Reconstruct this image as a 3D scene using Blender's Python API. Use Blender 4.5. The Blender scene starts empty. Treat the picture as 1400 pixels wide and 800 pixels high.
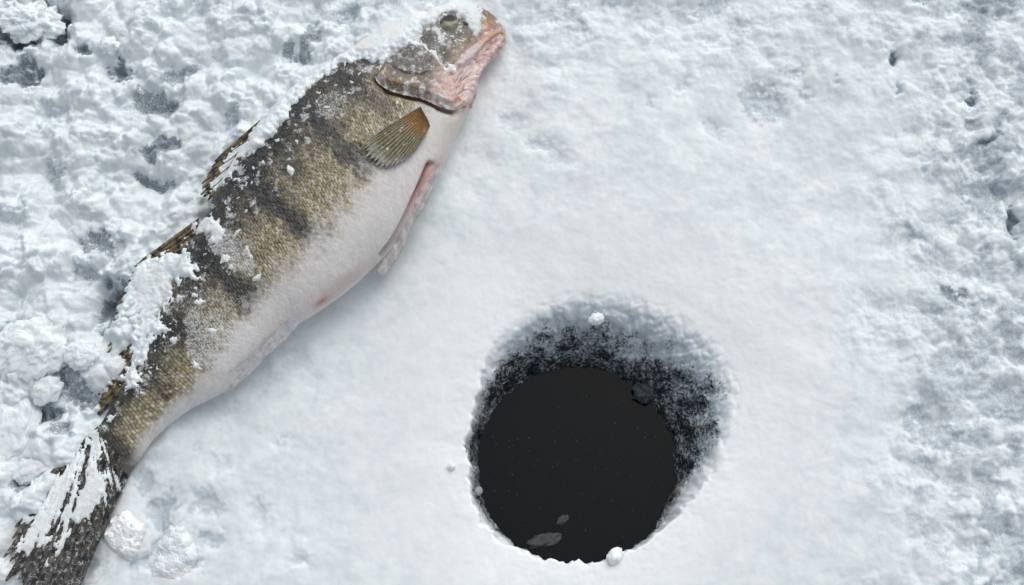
import bpy, math, random
import numpy as np
from mathutils import Vector
from mathutils.bvhtree import BVHTree

rng = np.random.default_rng(7)
random.seed(7)
SC = bpy.context.scene
COL = SC.collection

# ------------------------------------------------------------------ camera
TH = math.radians(17.0)          # tilt away from straight down
DIST = 1.083                     # metres to the snow at the picture centre
LENS, SENS = 50.0, 36.0
cam_d = bpy.data.cameras.new('camera')
cam_d.lens, cam_d.sensor_width = LENS, SENS
cam_d.clip_start, cam_d.clip_end = 0.02, 2000
cam = bpy.data.objects.new('camera', cam_d)
COL.objects.link(cam)
cam.location = (0, -DIST * math.sin(TH), DIST * math.cos(TH))
cam.rotation_euler = (TH, 0, 0)
SC.camera = cam

# ------------------------------------------------------------------ sky + overcast sun
SUN_EL, SUN_AZ = math.radians(50), math.radians(22)     # azimuth from +Y towards +X
w = bpy.data.worlds.new('World')
SC.world = w
w.use_nodes = True
nt = w.node_tree
nt.nodes.clear()
sky = nt.nodes.new('ShaderNodeTexSky')
sky.sky_type = 'NISHITA'
sky.sun_disc = False
sky.sun_elevation, sky.sun_rotation = SUN_EL, SUN_AZ
sky.air_density, sky.dust_density, sky.ozone_density = 1.0, 4.0, 1.0
hs = nt.nodes.new('ShaderNodeHueSaturation')
hs.inputs['Saturation'].default_value = 0.30
bg = nt.nodes.new('ShaderNodeBackground')
bg.inputs['Strength'].default_value = 0.15
wo = nt.nodes.new('ShaderNodeOutputWorld')
nt.links.new(sky.outputs[0], hs.inputs['Color'])
nt.links.new(hs.outputs[0], bg.inputs['Color'])
nt.links.new(bg.outputs[0], wo.inputs['Surface'])
sd = bpy.data.lights.new('sun', 'SUN')
sd.energy = 0.5
sd.angle = math.radians(46)
sd.color = (1.0, 0.985, 0.96)
sun = bpy.data.objects.new('sun', sd)
COL.objects.link(sun)
sdir = Vector((math.sin(SUN_AZ) * math.cos(SUN_EL), math.cos(SUN_AZ) * math.cos(SUN_EL), math.sin(SUN_EL)))
sun.rotation_euler = (-sdir).to_track_quat('-Z', 'Y').to_euler()
SC.view_settings.view_transform = 'Standard'
SC.view_settings.look = 'None'
SC.view_settings.gamma = 1.0
SC.view_settings.exposure = -0.20

# ------------------------------------------------------------------ pixel <-> place
KP = SENS / LENS / 1400.0
RIGHT = np.array([1.0, 0, 0])
UP = np.array([0, math.cos(TH), math.sin(TH)])
FWD = np.array([0, math.sin(TH), -math.cos(TH)])
EYE = np.array(cam.location)

def ray(px, py):
    px, py = np.asarray(px, float), np.asarray(py, float)
    return ((px - 700) * KP)[..., None] * RIGHT + (-(py - 400) * KP)[..., None] * UP + FWD

def P(px, py, z=0.0):
    d = ray(px, py)
    t = (np.asarray(z, float) - EYE[2]) / d[..., 2]
    return EYE + d * t[..., None]

def proj(X, Y, Z):
    q = np.stack([X, Y, Z], -1) - EYE
    dep = q @ FWD
    return 700 + (q @ RIGHT) / dep / KP, 400 - (q @ UP) / dep / KP

# ------------------------------------------------------------------ noise
def _hash(ix, iy, seed):
    h = (ix.astype(np.int64) * 374761393 + iy.astype(np.int64) * 668265263 + seed * 974634721) & 0x7fffffff
    h = ((h ^ (h >> 13)) * 1274126177) & 0x7fffffff
    h = ((h ^ (h >> 16)) * 1911520717) & 0x7fffffff
    return (h ^ (h >> 15)) & 0x7fffffff

def rnd(ix, iy, seed):
    return (_hash(ix, iy, seed) % 100003) / 100003.0

def perlin(x, y, seed=0):
    x0, y0 = np.floor(x), np.floor(y)
    fx, fy = x - x0, y - y0
    u = fx * fx * fx * (fx * (fx * 6 - 15) + 10)
    v = fy * fy * fy * (fy * (fy * 6 - 15) + 10)
    def g(ix, iy, dx, dy):
        a = rnd(ix, iy, seed) * (2 * math.pi)
        return np.cos(a) * dx + np.sin(a) * dy
    a = g(x0, y0, fx, fy); b = g(x0 + 1, y0, fx - 1, fy)
    c = g(x0, y0 + 1, fx, fy - 1); d = g(x0 + 1, y0 + 1, fx - 1, fy - 1)
    return 1.5 * ((a + (b - a) * u) + ((c + (d - c) * u) - (a + (b - a) * u)) * v)

def fbm(x, y, octv=4, seed=0, gain=0.5):
    s, amp, tot = 0, 1.0, 0
    for k in range(octv):
        s = s + amp * perlin(x, y, seed + k * 17)
        tot += amp
        amp *= gain
        x, y = x * 2.03 + 11.3, y * 2.03 - 7.1
    return s / tot * 1.4

def bumps(x, y, seed=0):
    """rounded lumps with creases between them, 0..1"""
    x0, y0 = np.floor(x), np.floor(y)
    best = np.full(x.shape, 9.0)
    for i in (-1, 0, 1):
        for j in (-1, 0, 1):
            cx, cy = x0 + i, y0 + j
            jx = cx + 0.15 + 0.7 * rnd(cx, cy, seed)
            jy = cy + 0.15 + 0.7 * rnd(cx, cy, seed + 1)
            sz = 0.75 + 0.6 * rnd(cx, cy, seed + 2)
            best = np.minimum(best, ((x - jx) ** 2 + (y - jy) ** 2) * sz)
    return 1 - np.minimum(best, 1.0)

def sst(a, b, x):
    t = np.clip((x - a) / (b - a), 0, 1)
    return t * t * (3 - 2 * t)

def blob(px, py, cx, cy, rx, ry, rot=0.0):
    c, s = math.cos(math.radians(rot)), math.sin(math.radians(rot))
    dx, dy = px - cx, py - cy
    return np.exp(-(((dx * c + dy * s) / rx) ** 2 + ((-dx * s + dy * c) / ry) ** 2))

def seg_dist(px, py, x0, y0, x1, y1):
    dx, dy = x1 - x0, y1 - y0
    t = np.clip(((px - x0) * dx + (py - y0) * dy) / (dx * dx + dy * dy + 1e-9), 0, 1)
    return np.hypot(px - x0 - t * dx, py - y0 - t * dy)

def line_dist(px, py, pts):
    d = np.full(np.shape(px), 1e9)
    for (a, b), (c, e) in zip(pts[:-1], pts[1:]):
        d = np.minimum(d, seg_dist(px, py, a, b, c, e))
    return d

def sdf(px, py, poly):
    """positive inside"""
    ins = np.zeros(np.shape(px), bool)
    n = len(poly)
    for i in range(n):
        (x0, y0), (x1, y1) = poly[i], poly[(i + 1) % n]
        if y0 == y1: continue
        c = ((y0 > py) != (y1 > py)) & (px < (x1 - x0) * (py - y0) / (y1 - y0) + x0)
        ins ^= c
    d = line_dist(px, py, list(poly) + [poly[0]])
    return np.where(ins, d, -d)

def spline(pts, n):
    """smooth curve through pts sampled at n even parameters (Catmull-Rom)"""
    p = np.asarray(pts, float)
    if p.ndim == 1: p = p[:, None]
    q = np.vstack([2 * p[0] - p[1], p, 2 * p[-1] - p[-2]])
    t = np.linspace(0, len(p) - 1, n)
    i = np.minimum(t.astype(int), len(p) - 2)
    f = (t - i)[:, None]
    a, b, c, d = q[i], q[i + 1], q[i + 2], q[i + 3]
    r = 0.5 * (2 * b + (c - a) * f + (2 * a - 5 * b + 4 * c - d) * f ** 2 + (3 * b - a - 3 * c + d) * f ** 3)
    return r

def blur(a, n):
    for _ in range(n):
        b = np.pad(a, 1, mode='edge')
        a = (b[:-2, 1:-1] + b[2:, 1:-1] + b[1:-1, :-2] + b[1:-1, 2:] + 2 * a) / 6
    return a

# ------------------------------------------------------------------ mesh helpers
def mesh_np(name, V, F, mat, parent=None, attrs=None, smooth=True, tris=False):
    me = bpy.data.meshes.new(name)
    V = np.ascontiguousarray(V, np.float32); F = np.ascontiguousarray(F, np.int32)
    k = F.shape[1]
    me.vertices.add(len(V)); me.vertices.foreach_set('co', V.ravel())
    me.loops.add(F.size); me.loops.foreach_set('vertex_index', F.ravel())
    me.polygons.add(len(F)); me.polygons.foreach_set('loop_start', np.arange(0, F.size, k, dtype=np.int32))
    me.update(calc_edges=True)
    me.polygons.foreach_set('use_smooth', np.full(len(F), smooth))
    for an, av in (attrs or {}).items():
        av = np.asarray(av, np.float32)
        if av.ndim == 1:
            me.attributes.new(an, 'FLOAT', 'POINT').data.foreach_set('value', av)
        else:
            if av.shape[1] == 3: av = np.hstack([av, np.ones((len(av), 1), np.float32)])
            me.attributes.new(an, 'FLOAT_COLOR', 'POINT').data.foreach_set('color', av.ravel())
    me.validate()
    me.materials.append(mat)
    o = bpy.data.objects.new(name, me)
    COL.objects.link(o)
    if parent: o.parent = parent
    return o

def grid_faces(nr, nc, wrap=False):
    i = np.arange(nr * nc).reshape(nr, nc)
    if wrap: i = np.hstack([i, i[:, :1]])
    return np.stack([i[:-1, :-1], i[:-1, 1:], i[1:, 1:], i[1:, :-1]], -1).reshape(-1, 4)

def compact(V, F, attrs):
    used = np.unique(F)
    m = np.full(len(V), -1, np.int64); m[used] = np.arange(len(used))
    return V[used], m[F], {k: np.asarray(v)[used] for k, v in attrs.items()}

def tag(o, label, cat=None, group=None, kind=None):
    if label: o['label'] = label
    if cat: o['category'] = cat
    if group: o['group'] = group
    if kind: o['kind'] = kind
    return o

# ------------------------------------------------------------------ materials
def new_mat(name):
    m = bpy.data.materials.new(name); m.use_nodes = True
    t = m.node_tree
    t.nodes['Principled BSDF'].subsurface_method = 'BURLEY'
    return m, t, t.nodes['Principled BSDF']

def N(t, kind, **kw):
    n = t.nodes.new(kind)
    for k, v in kw.items():
        if k in n.inputs.keys(): n.inputs[k].default_value = v
        else: setattr(n, k, v)
    return n

def noise(t, scale, detail=3, rough=0.6, vec=None):
    n = N(t, 'ShaderNodeTexNoise', Scale=scale, Detail=detail, Roughness=rough)
    if vec is None:
        tc = t.nodes.get('TC') or N(t, 'ShaderNodeTexCoord', name='TC')
        vec = tc.outputs['Object']
    t.links.new(vec, n.inputs['Vector'])
    return n.outputs['Fac']

def ramp(t, val, a, b, lo=0.0, hi=1.0):
    n = N(t, 'ShaderNodeMapRange')
    n.interpolation_type = 'SMOOTHSTEP'
    n.inputs['From Min'].default_value, n.inputs['From Max'].default_value = a, b
    n.inputs['To Min'].default_value, n.inputs['To Max'].default_value = lo, hi
    t.links.new(val, n.inputs['Value'])
    return n.outputs['Result']

def math_n(t, op, a, b=None):
    n = N(t, 'ShaderNodeMath', operation=op)
    for i, v in enumerate((a, b)):
        if v is None: continue
        if isinstance(v, (int, float)): n.inputs[i].default_value = v
        else: t.links.new(v, n.inputs[i])
    return n.outputs[0]

def mix(t, fac, a, b, mode='MIX'):
    n = N(t, 'ShaderNodeMix', data_type='RGBA', blend_type=mode)
    for s, v in (('Factor_Float', fac), ('A_Color', a), ('B_Color', b)):
        i = [x for x in n.inputs if x.identifier == s][0]
        if isinstance(v, (int, float)): i.default_value = v
        elif isinstance(v, tuple): i.default_value = (*v, 1.0)
        else: t.links.new(v, i)
    return [x for x in n.outputs if x.identifier == 'Result_Color'][0]

def attr(t, name, out='Fac'):
    return N(t, 'ShaderNodeAttribute', attribute_name=name).outputs[out]

def bump(t, h, dist, strength=1.0, normal=None):
    n = N(t, 'ShaderNodeBump', Strength=strength, Distance=dist)
    t.links.new(h, n.inputs['Height'])
    if normal is not None: t.links.new(normal, n.inputs['Normal'])
    return n.outputs[0]

SNOW = (0.875, 0.922, 0.930)

def mat_ground():
    m, t, p = new_mat('snow_and_ice')
    ice, clear = attr(t, 'ice'), attr(t, 'clear')
    g1, g2, g3 = noise(t, 760, 2, 0.8), noise(t, 300, 4, 0.7), noise(t, 90, 5, 0.65)
    # grainy edge between dry snow and the bare grey ice below it
    gsum = math_n(t, 'ADD', math_n(t, 'MULTIPLY', g1, 0.55), math_n(t, 'MULTIPLY', g2, 0.45))
    e = math_n(t, 'ADD', ice, math_n(t, 'MULTIPLY', math_n(t, 'SUBTRACT', gsum, 0.5), math_n(t, 'ADD', 1.0, math_n(t, 'MULTIPLY', attr(t, 'rugged'), 2.2))))
    fi = math_n(t, 'MULTIPLY', ramp(t, e, 0.20, 1.0), ramp(t, ice, 0.02, 0.25))
    tint = ramp(t, math_n(t, 'ADD', math_n(t, 'MULTIPLY', g3, 0.6), math_n(t, 'MULTIPLY', noise(t, 24, 4, 0.6), 0.4)), 0.36, 0.62)
    sw1 = N(t, 'ShaderNodeTexNoise', Scale=26, Detail=7, Roughness=0.62, Distortion=2.2)
    sw2 = N(t, 'ShaderNodeTexNoise', Scale=70, Detail=6, Roughness=0.65, Distortion=1.4)
    for q in (sw1, sw2): t.links.new(t.nodes['TC'].outputs['Object'], q.inputs['Vector'])
    swirl = math_n(t, 'ADD', math_n(t, 'MULTIPLY', sw1.outputs['Fac'], 0.6), math_n(t, 'MULTIPLY', sw2.outputs['Fac'], 0.4))
    tint = math_n(t, 'MULTIPLY', tint, ramp(t, swirl, 0.36, 0.58, 0.6, 1.0))
    snow = mix(t, tint, (0.75, 0.815, 0.84), SNOW)
    icel = mix(t, ramp(t, g2, 0.3, 0.7), (0.40, 0.48, 0.545), (0.58, 0.66, 0.715))
    iced = mix(t, ramp(t, g2, 0.3, 0.7), (0.15, 0.19, 0.225), (0.40, 0.465, 0.52))
    icec = mix(t, ramp(t, math_n(t, 'ADD', ice, math_n(t, 'MULTIPLY', attr(t, 'rugged'), 0.30)), 0.74, 1.08), icel, iced)
    snow = mix(t, math_n(t, 'MULTIPLY', attr(t, 'collar'), 0.85), snow, (0.905, 0.94, 0.945))
    c = mix(t, fi, snow, icec)
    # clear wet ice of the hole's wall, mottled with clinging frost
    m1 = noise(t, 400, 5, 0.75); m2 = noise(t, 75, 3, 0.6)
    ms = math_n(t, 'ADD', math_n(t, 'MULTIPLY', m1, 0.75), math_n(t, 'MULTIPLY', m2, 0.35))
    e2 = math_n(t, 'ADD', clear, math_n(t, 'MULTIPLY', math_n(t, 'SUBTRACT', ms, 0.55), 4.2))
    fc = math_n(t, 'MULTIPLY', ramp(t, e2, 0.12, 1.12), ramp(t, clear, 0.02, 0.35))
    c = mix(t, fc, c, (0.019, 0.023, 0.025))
    t.links.new(c, p.inputs['Base Color'])
    r = math_n(t, 'SUBTRACT', ramp(t, attr(t, 'rugged'), 0.0, 0.4, 0.5, 0.8), math_n(t, 'MULTIPLY', fi, 0.25))
    t.links.new(math_n(t, 'SUBTRACT', r, math_n(t, 'MULTIPLY', fc, 0.1)), p.inputs['Roughness'])
    p.inputs['Specular IOR Level'].default_value = 0.2
    rough = math_n(t, 'ADD', attr(t, 'rugged'), 0.09)
    n1 = bump(t, math_n(t, 'MULTIPLY', g1, rough), 0.0005)
    n2 = bump(t, math_n(t, 'MULTIPLY', g2, rough), 0.0008, normal=n1)
    t.links.new(n2, p.inputs['Normal'])
    t.links.new(math_n(t, 'MULTIPLY', 0.85, math_n(t, 'SUBTRACT', 1.0, math_n(t, 'MAXIMUM', fc, math_n(t, 'MULTIPLY', fi, 0.7)))), p.inputs['Subsurface Weight'])
    p.inputs['Subsurface Radius'].default_value = (0.0026, 0.0031, 0.0037)
    p.inputs['Subsurface Scale'].default_value = 1.0
    return m

def mat_snow(name='snow', tint=SNOW, grain=1.0):
    m, t, p = new_mat(name)
    g1, g2 = noise(t, 1400, 2, 0.7), noise(t, 380, 4, 0.65)
    c = mix(t, ramp(t, g2, 0.3, 0.7), tuple(0.95 * v for v in tint), tint)
    t.links.new(c, p.inputs['Base Color'])
    p.inputs['Roughness'].default_value = 0.75
    p.inputs['Specular IOR Level'].default_value = 0.2
    p.inputs['Subsurface Weight'].default_value = 1.0
    p.inputs['Subsurface Radius'].default_value = (0.0025, 0.003, 0.0035)
    p.inputs['Subsurface Scale'].default_value = 1.0
    n1 = bump(t, g1, 0.0006 * grain)
    t.links.new(bump(t, g2, 0.0008 * grain, normal=n1), p.inputs['Normal'])
    return m

def mat_ice(name, col, rough=0.3, trans=0.35):
    m, t, p = new_mat(name)
    g2 = noise(t, 260, 4, 0.65)
    c = mix(t, ramp(t, g2, 0.3, 0.7), tuple(0.75 * v for v in col), col)
    t.links.new(c, p.inputs['Base Color'])
    p.inputs['Roughness'].default_value = rough
    p.inputs['IOR'].default_value = 1.31
    p.inputs['Transmission Weight'].default_value = trans
    t.links.new(bump(t, g2, 0.0015), p.inputs['Normal'])
    return m

def mat_skin(name='fish_skin', rough=0.34, spec=0.45, bumpd=0.0005):
    m, t, p = new_mat(name)
    col, frost = attr(t, 'col', 'Color'), attr(t, 'frost')
    g1, g2 = noise(t, 800, 2, 0.75), noise(t, 300, 4, 0.65)
    c = mix(t, math_n(t, 'MULTIPLY', 0.40, math_n(t, 'SUBTRACT', 1.0, attr(t, 'plain'))), col, mix(t, ramp(t, g2, 0.25, 0.75), (0.45, 0.45, 0.45), (1.5, 1.5, 1.5)), 'MULTIPLY')
    gs = math_n(t, 'ADD', math_n(t, 'MULTIPLY', g1, 0.6), math_n(t, 'MULTIPLY', g2, 0.4))
    e = math_n(t, 'ADD', frost, math_n(t, 'MULTIPLY', math_n(t, 'SUBTRACT', gs, 0.5), 2.2))
    ff = math_n(t, 'MULTIPLY', ramp(t, e, 0.30, 1.0), ramp(t, frost, 0.01, 0.15))
    c = mix(t, math_n(t, 'MULTIPLY', ff, 0.9), c, (0.80, 0.82, 0.84))
    t.links.new(c, p.inputs['Base Color'])
    t.links.new(math_n(t, 'ADD', rough, math_n(t, 'MULTIPLY', ff, 0.35)), p.inputs['Roughness'])
    p.inputs['Specular IOR Level'].default_value = spec
    pl = math_n(t, 'SUBTRACT', 1.0, attr(t, 'plain'))
    n1 = bump(t, math_n(t, 'MULTIPLY', g1, pl), bumpd)
    t.links.new(bump(t, math_n(t, 'MULTIPLY', g2, pl), bumpd * 1.6, normal=n1), p.inputs['Normal'])
    return m

def mat_water():
    m, t, p = new_mat('dark_lake_water')
    p.inputs['Base Color'].default_value = (0.0035, 0.0045, 0.005, 1)
    p.inputs['Roughness'].default_value = 0.04
    p.inputs['IOR'].default_value = 1.33
    p.inputs['Specular IOR Level'].default_value = 0.5
    g = noise(t, 45, 3, 0.55)
    t.links.new(bump(t, g, 0.0003, 0.3), p.inputs['Normal'])
    return m

M_GROUND, M_SNOW, M_SKIN, M_WATER = mat_ground(), mat_snow(), mat_skin(), mat_water()
M_FIN = mat_skin('fin_membrane', 0.5, 0.3, 0.0004)
M_ICE = mat_ice('grey_ice', (0.55, 0.60, 0.63))
M_ICEW = mat_snow('white_ice', (0.90, 0.91, 0.905), 0.2)
M_ICED = mat_ice('wet_ice', (0.085, 0.098, 0.105), 0.3, 0.2)

# ------------------------------------------------------------------ the ice sheet with its hole
HW = 0.060                                        # water stands this far below the snow
HC = P(787, 636, -HW)
HR = 0.5 * np.linalg.norm(P(921, 636, -HW) - P(653, 636, -HW))
RIM = [(0, 978, 622), (0, 1000, 575), (0, 1008, 520), (0, 990, 480), (0, 958, 448), (0, 915, 424), (0, 860, 408), (0, 800, 402),
       (0, 745, 418), (0, 700, 455), (0, 668, 500), (0, 652, 545), (0, 644, 585), (0, 632, 606), (0, 636, 622), (0, 644, 632), (0, 640, 662), (0, 650, 695),
       (0, 678, 735), (0, 712, 750), (0, 740, 764), (0, 775, 768), (0, 812, 765), (0, 850, 756), (0, 885, 740), (0, 918, 712), (0, 942, 684), (0, 962, 655)]
_rw = np.array([P(x, y, -0.002) for _, x, y in RIM])
_ra = np.arctan2(_rw[:, 1] - HC[1], _rw[:, 0] - HC[0])
_rr = np.hypot(_rw[:, 1] - HC[1], _rw[:, 0] - HC[0])
_o = np.argsort(_ra); _ra, _rr = _ra[_o], _rr[_o]
_ra = np.concatenate([_ra - 2 * math.pi, _ra, _ra + 2 * math.pi]); _rr = np.tile(_rr, 3)

# places where the snow gapes and grey ice shows: x, y, rx, ry, turn, depth (m), ice
PITS = [(22, 52, 34, 14, 20, .016, 1.0), (84, 44, 12, 20, 20, .016, 1.0), (60, 20, 20, 10, -30, .008, .5), (165, 98, 20, 11, 20, .010, 1.), (120, 78, 8, 6, 0, .01, 1.),
        (30, 105, 26, 12, -20, .008, .9), (40, 112, 9, 8, 0, .008, .7), (215, 145, 30, 14, 20, .006, .6), (245, 105, 26, 10, -30, .005, .55), (320, 160, 24, 10, -25, .005, .5),
        (220, 205, 30, 12, -20, .006, .7), (205, 246, 26, 9, 10, .006, .65), (75, 235, 18, 14, 30, .005, .5), (70, 150, 30, 10, 20, .004, .4), (140, 335, 26, 16, 10, .008, .7),
        (146, 418, 10, 30, 12, .016, 1.0), (160, 395, 12, 12, 0, .010, .9), (120, 375, 20, 12, 0, .006, .5), (8, 465, 10, 16, -20, .012, .6), (62, 563, 22, 14, 15, .010, .85),
        (95, 520, 20, 22, 0, .008, .6), (118, 545, 16, 12, 0, .008, .8), (88, 590, 16, 8, 10, .006, .6), (40, 655, 22, 10, -30, .008, .7), (20, 300, 20, 12, 0, .004, .35),
        (425, 60, 10, 30, 15, .006, .6), (400, 75, 10, 10, 0, .006, .6), (480, 20, 30, 10, -30, .004, .45), (430, 30, 14, 14, 0, .004, .35), (350, 30, 30, 10, -10, .003, .3),
        (230, 5, 10, 8, 0, .006, .5), (590, 8, 16, 6, 0, .003, .4), (700, 30, 14, 10, 0, .002, .55), (725, 15, 16, 16, 20, .002, .55), (765, 12, 14, 14, 20, .003, .6), (790, 32, 12, 8, 30, .003, .6),
        (835, 5, 16, 5, 0, .002, .5), (885, 15, 14, 14, 0, .003, .6), (920, 20, 24, 12, -20, .002, .45), (970, 8, 22, 9, -20, .003, .7), (895, 40, 8, 10, 0, .003, .6), (972, 55, 12, 8, 0, .003, .55),
        (1012, 38, 12, 8, 0, .003, .55), (735, 58, 20, 4, 5, .001, .4), (930, 118, 14, 5, -50, .003, .5), (888, 140, 8, 5, 20, .002, .6), (976, 172, 14, 10, 30, .003, .6),
        (1045, 140, 30, 22, 20, .004, .75), (1050, 130, 22, 10, 20, .003, .4), (1085, 102, 10, 6, 0, .003, .6), (1100, 130, 9, 9, 40, .003, .6), (1145, 112, 7, 6, 0, .003, .55), (1140, 135, 16, 12, 0, .001, .4),
        (1223, 82, 7, 9, 20, .010, 1.0), (1215, 55, 12, 10, 0, .005, .5), (1205, 30, 30, 14, 50, .003, .5), (1223, 128, 4, 7, 0, .006, .7), (1258, 3, 8, 6, 0, .006, .7),
        (1378, 8, 16, 12, 0, .005, .7), (1330, 135, 9, 7, -35, .010, 1.0), (1322, 125, 18, 12, 20, .005, .6), (1330, 170, 10, 12, -20, .006, .8), (1355, 190, 16, 5, -40, .008, .95), (1368, 168, 6, 10, 30, .006, .8),
        (1350, 225, 20, 8, 15, .006, .7), (1340, 262, 36, 26, 10, .007, .75), (1372, 255, 8, 16, -20, .008, .8), (1388, 300, 6, 22, -10, .012, 1.0), (1350, 295, 18, 14, -20, .006, .7), (1280, 300, 30, 20, 0, .003, .55),
        (1365, 100, 20, 10, 40, .003, .5), (1292, 362, 20, 16, 20, .005, .65), (1345, 370, 28, 20, 0, .004, .6), (1303, 403, 24, 11, 15, .006, .9), (1340, 415, 14, 8, 0, .006, .7), (1290, 440, 30, 16, 0, .003, .5),
        (1190, 410, 36, 14, 10, .002, .45), (1240, 425, 40, 18, 10, .002, .45), (1200, 470, 36, 16, 0, .002, .42), (1350, 470, 40, 22, 0, .003, .6), (1315, 520, 40, 28, -15, .003, .65), (1360, 540, 30, 18, 0, .004, .7),
        (1258, 565, 18, 20, 30, .004, .8), (1265, 595, 16, 12, 0, .004, .75), (1300, 590, 24, 26, 0, .003, .7), (1330, 600, 24, 16, 0, .003, .65), (1312, 660, 14, 26, -10, .003, .7), (1290, 700, 14, 30, -20, .002, .5),
        (1270, 680, 18, 22, 0, .001, .4), (1385, 740, 30, 40, 0, .003, .6), (1280, 755, 30, 14, 40, .002, .5), (1370, 795, 30, 8, -20, .003, .7), (1250, 770, 6, 20, -10, .002, .5), (1395, 620, 12, 14, 0, .003, .6),
        (700, 165, 14, 12, 10, .003, .55), (735, 198, 16, 7, 15, .003, .6), (765, 212, 22, 13, 25, .003, .6), (660, 215, 20, 14, 10, .002, .38), (640, 250, 24, 24, 0, .002, .35), (780, 265, 24, 16, 0, .001, .25),
        (405, 490, 24, 16, 10, .002, .42), (360, 515, 18, 26, 20, .002, .38), (425, 520, 14, 10, 0, .002, .42), (385, 605, 14, 6, 0, .002, .45), (300, 560, 40, 14, 10, .002, .3),
        (282, 685, 22, 18, 0, .003, .55), (300, 635, 20, 14, 0, .002, .3), (355, 700, 10, 22, -20, .003, .45), (285, 738, 24, 10, -15, .003, .5), (412, 765, 12, 10, 0, .003, .55), (400, 735, 10, 24, 10, .002, .35),
        (225, 700, 18, 26, 20, .004, .6), (195, 660, 14, 20, 20, .003, .5), (215, 735, 10, 20, 20, .004, .6), (205, 765, 22, 10, -20, .004, .6), (260, 775, 14, 8, -20, .004, .6), (120, 770, 16, 12, 0, .004, .45), (350, 450, 30, 10, -35, .002, .35)]

def ground(X, Y):
    """height and surface kind of the ice sheet at any place"""
    mmx, mmy = X * 1000, Y * 1000
    px, py = proj(X, Y, np.zeros_like(X))
    far = np.exp(-np.maximum(0, np.hypot(X, Y) - 0.6) / 3.0)
    wob = fbm(mmx / 55, mmy / 55, 3, 3)
    wob2 = fbm(mmx / 16, mmy / 16, 3, 5)
    side = (700 - px) * 0.78 + (0 - py) * 0.625 + 45 * wob
    left = sst(-10, 110, side)
    right = sst(1120, 1330, px + 90 * wob) * sst(-500, 0, px)
    top = sst(170, 20, py + 60 * wob)
    rug = np.clip(np.maximum(left, np.maximum(0.42 * right, 0.30 * top * sst(600, 760, px))), 0, 1)
    mid = (1 - left) * (1 - right) * (1 - top)
    # domain-warped heaps of snow
    wx = mmx + 5 * fbm(mmx / 20, mmy / 20, 3, 21); wy = mmy + 5 * fbm(mmx / 20, mmy / 20, 3, 22)
    b1 = bumps(wx / 46, wy / 46, 31); b2 = bumps(wx / 19 + 5, wy / 19, 41); b3 = bumps(wx / 8.2, wy / 8.2 + 9, 51); b4 = bumps(wx / 3.6, wy / 3.6, 61)
    crumb = sst(-0.35, 0.35, fbm(mmx / 38, mmy / 38, 3, 25))
    heap = 0.022 * b1 + 0.0110 * b2 * (0.4 + 0.6 * b1) + (0.0015 + 0.0046 * crumb) * b3 * (0.3 + 0.7 * b2) + (0.0007 + 0.0026 * crumb) * b4 * (0.4 + 0.6 * b3) - 0.022
    z = rug * heap + 0.006 * fbm(mmx / 140, mmy / 140, 3, 71)
    z += (0.0013 + 0.002 * (1 - mid)) * fbm(mmx / 30, mmy / 30, 4, 81) + (0.00020 + 0.0007 * rug) * fbm(mmx / 5.5, mmy / 5.5, 4, 91, 0.62)
    z += mid * 0.0009 * (bumps(wx / 14, wy / 14, 95) - 0.5) * sst(-0.2, 0.5, wob2)
    ice = np.zeros_like(z)
    jit = 11 * wob2; jit2 = 11 * fbm(mmx / 13, mmy / 13, 4, 6, 0.65)
    brk = 0.75 + 0.75 * fbm(mmx / 9, mmy / 9, 4, 8, 0.65)
    for cx, cy, rx, ry, ro, dep, ic in PITS:
        d = blob(px + jit, py + jit2, cx, cy, rx * 1.2, ry * 1.2, ro)
        z -= (1.35 * dep if cx < 700 else dep) * d
        ice = np.maximum(ice, min(1.0, ic * (1.3 if cx < 600 else 1.0)) * sst(0.08, 0.50, d * brk))
    # thin, patchy cover elsewhere
    pat = fbm(mmx / 28, mmy / 28, 4, 101, 0.6)
    thin = sst(0.05, 0.55, pat) * (0.42 * left + 0.35 * right + 0.56 * top * (1 - left))
    wisp = fbm((mmx + 10 * pat) / 17, (mmy + 14 * wob2) / 11, 5, 102, 0.66)
    thin = np.maximum(thin, (0.40 + 0.22 * sst(640, 420, px)) * mid * sst(0.10, 0.60, wisp) * sst(-0.3, 0.3, wob))
    slab = bumps(wx / 26 + 3, wy / 21, 131) * (0.8 + 0.5 * wob2)
    thin = np.maximum(thin, 0.76 * right * sst(0.25, 0.70, slab) * sst(-0.25, 0.25, pat + 0.15))
    z -= 0.0022 * right * sst(0.25, 0.6, slab)
    low = sst(0.42, 0.0, b2) * sst(0.75, 0.15, b1) * left * 0.9 * sst(-0.5, 0.1, fbm(mmx / 30, mmy / 30, 2, 26))
    ice = np.clip(np.maximum(ice, np.maximum(thin, low)), 0, 1)
    # the fish has sunk a little into the snow; a bank leans on its back
    z += 0.010 * left * np.exp(-(np.maximum(0, side - 60) / 45) ** 2) * (0.6 + 0.4 * wob)
    # the hole
    dx, dy = X - HC[0], Y - HC[1]
    r = np.hypot(dx, dy); a = np.arctan2(dy, dx)
    fine = fbm(mmx / 7, mmy / 7, 4, 111, 0.6)
    ri = HR + 0.0026 * fine + 0.0022 * fbm(mmx / 18, mmy / 18, 2, 113)
    ro = np.maximum(np.interp(a, _ra, _rr) + 0.0024 * fine + 0.003 * wob2 * sst(0.15, 0.1, r), ri + 0.0025)
    near = sst(0.30, 0.06, r)
    wide = sst(0.008, 0.03, ro - ri)
    ro = ro + 0.011 * wide
    tt = np.clip((r - ri) / (ro - ri), 0, 1)
    prof = tt + (1 - (1 - tt) ** 1.9 - tt) * wide
    z_flat = z * (1 - 0.85 * near) - 0.007 * np.exp(-np.maximum(0, r - ro) / 0.035) * near
    zw = -HW - 0.004 + (z_flat + HW + 0.004) * prof
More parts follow.
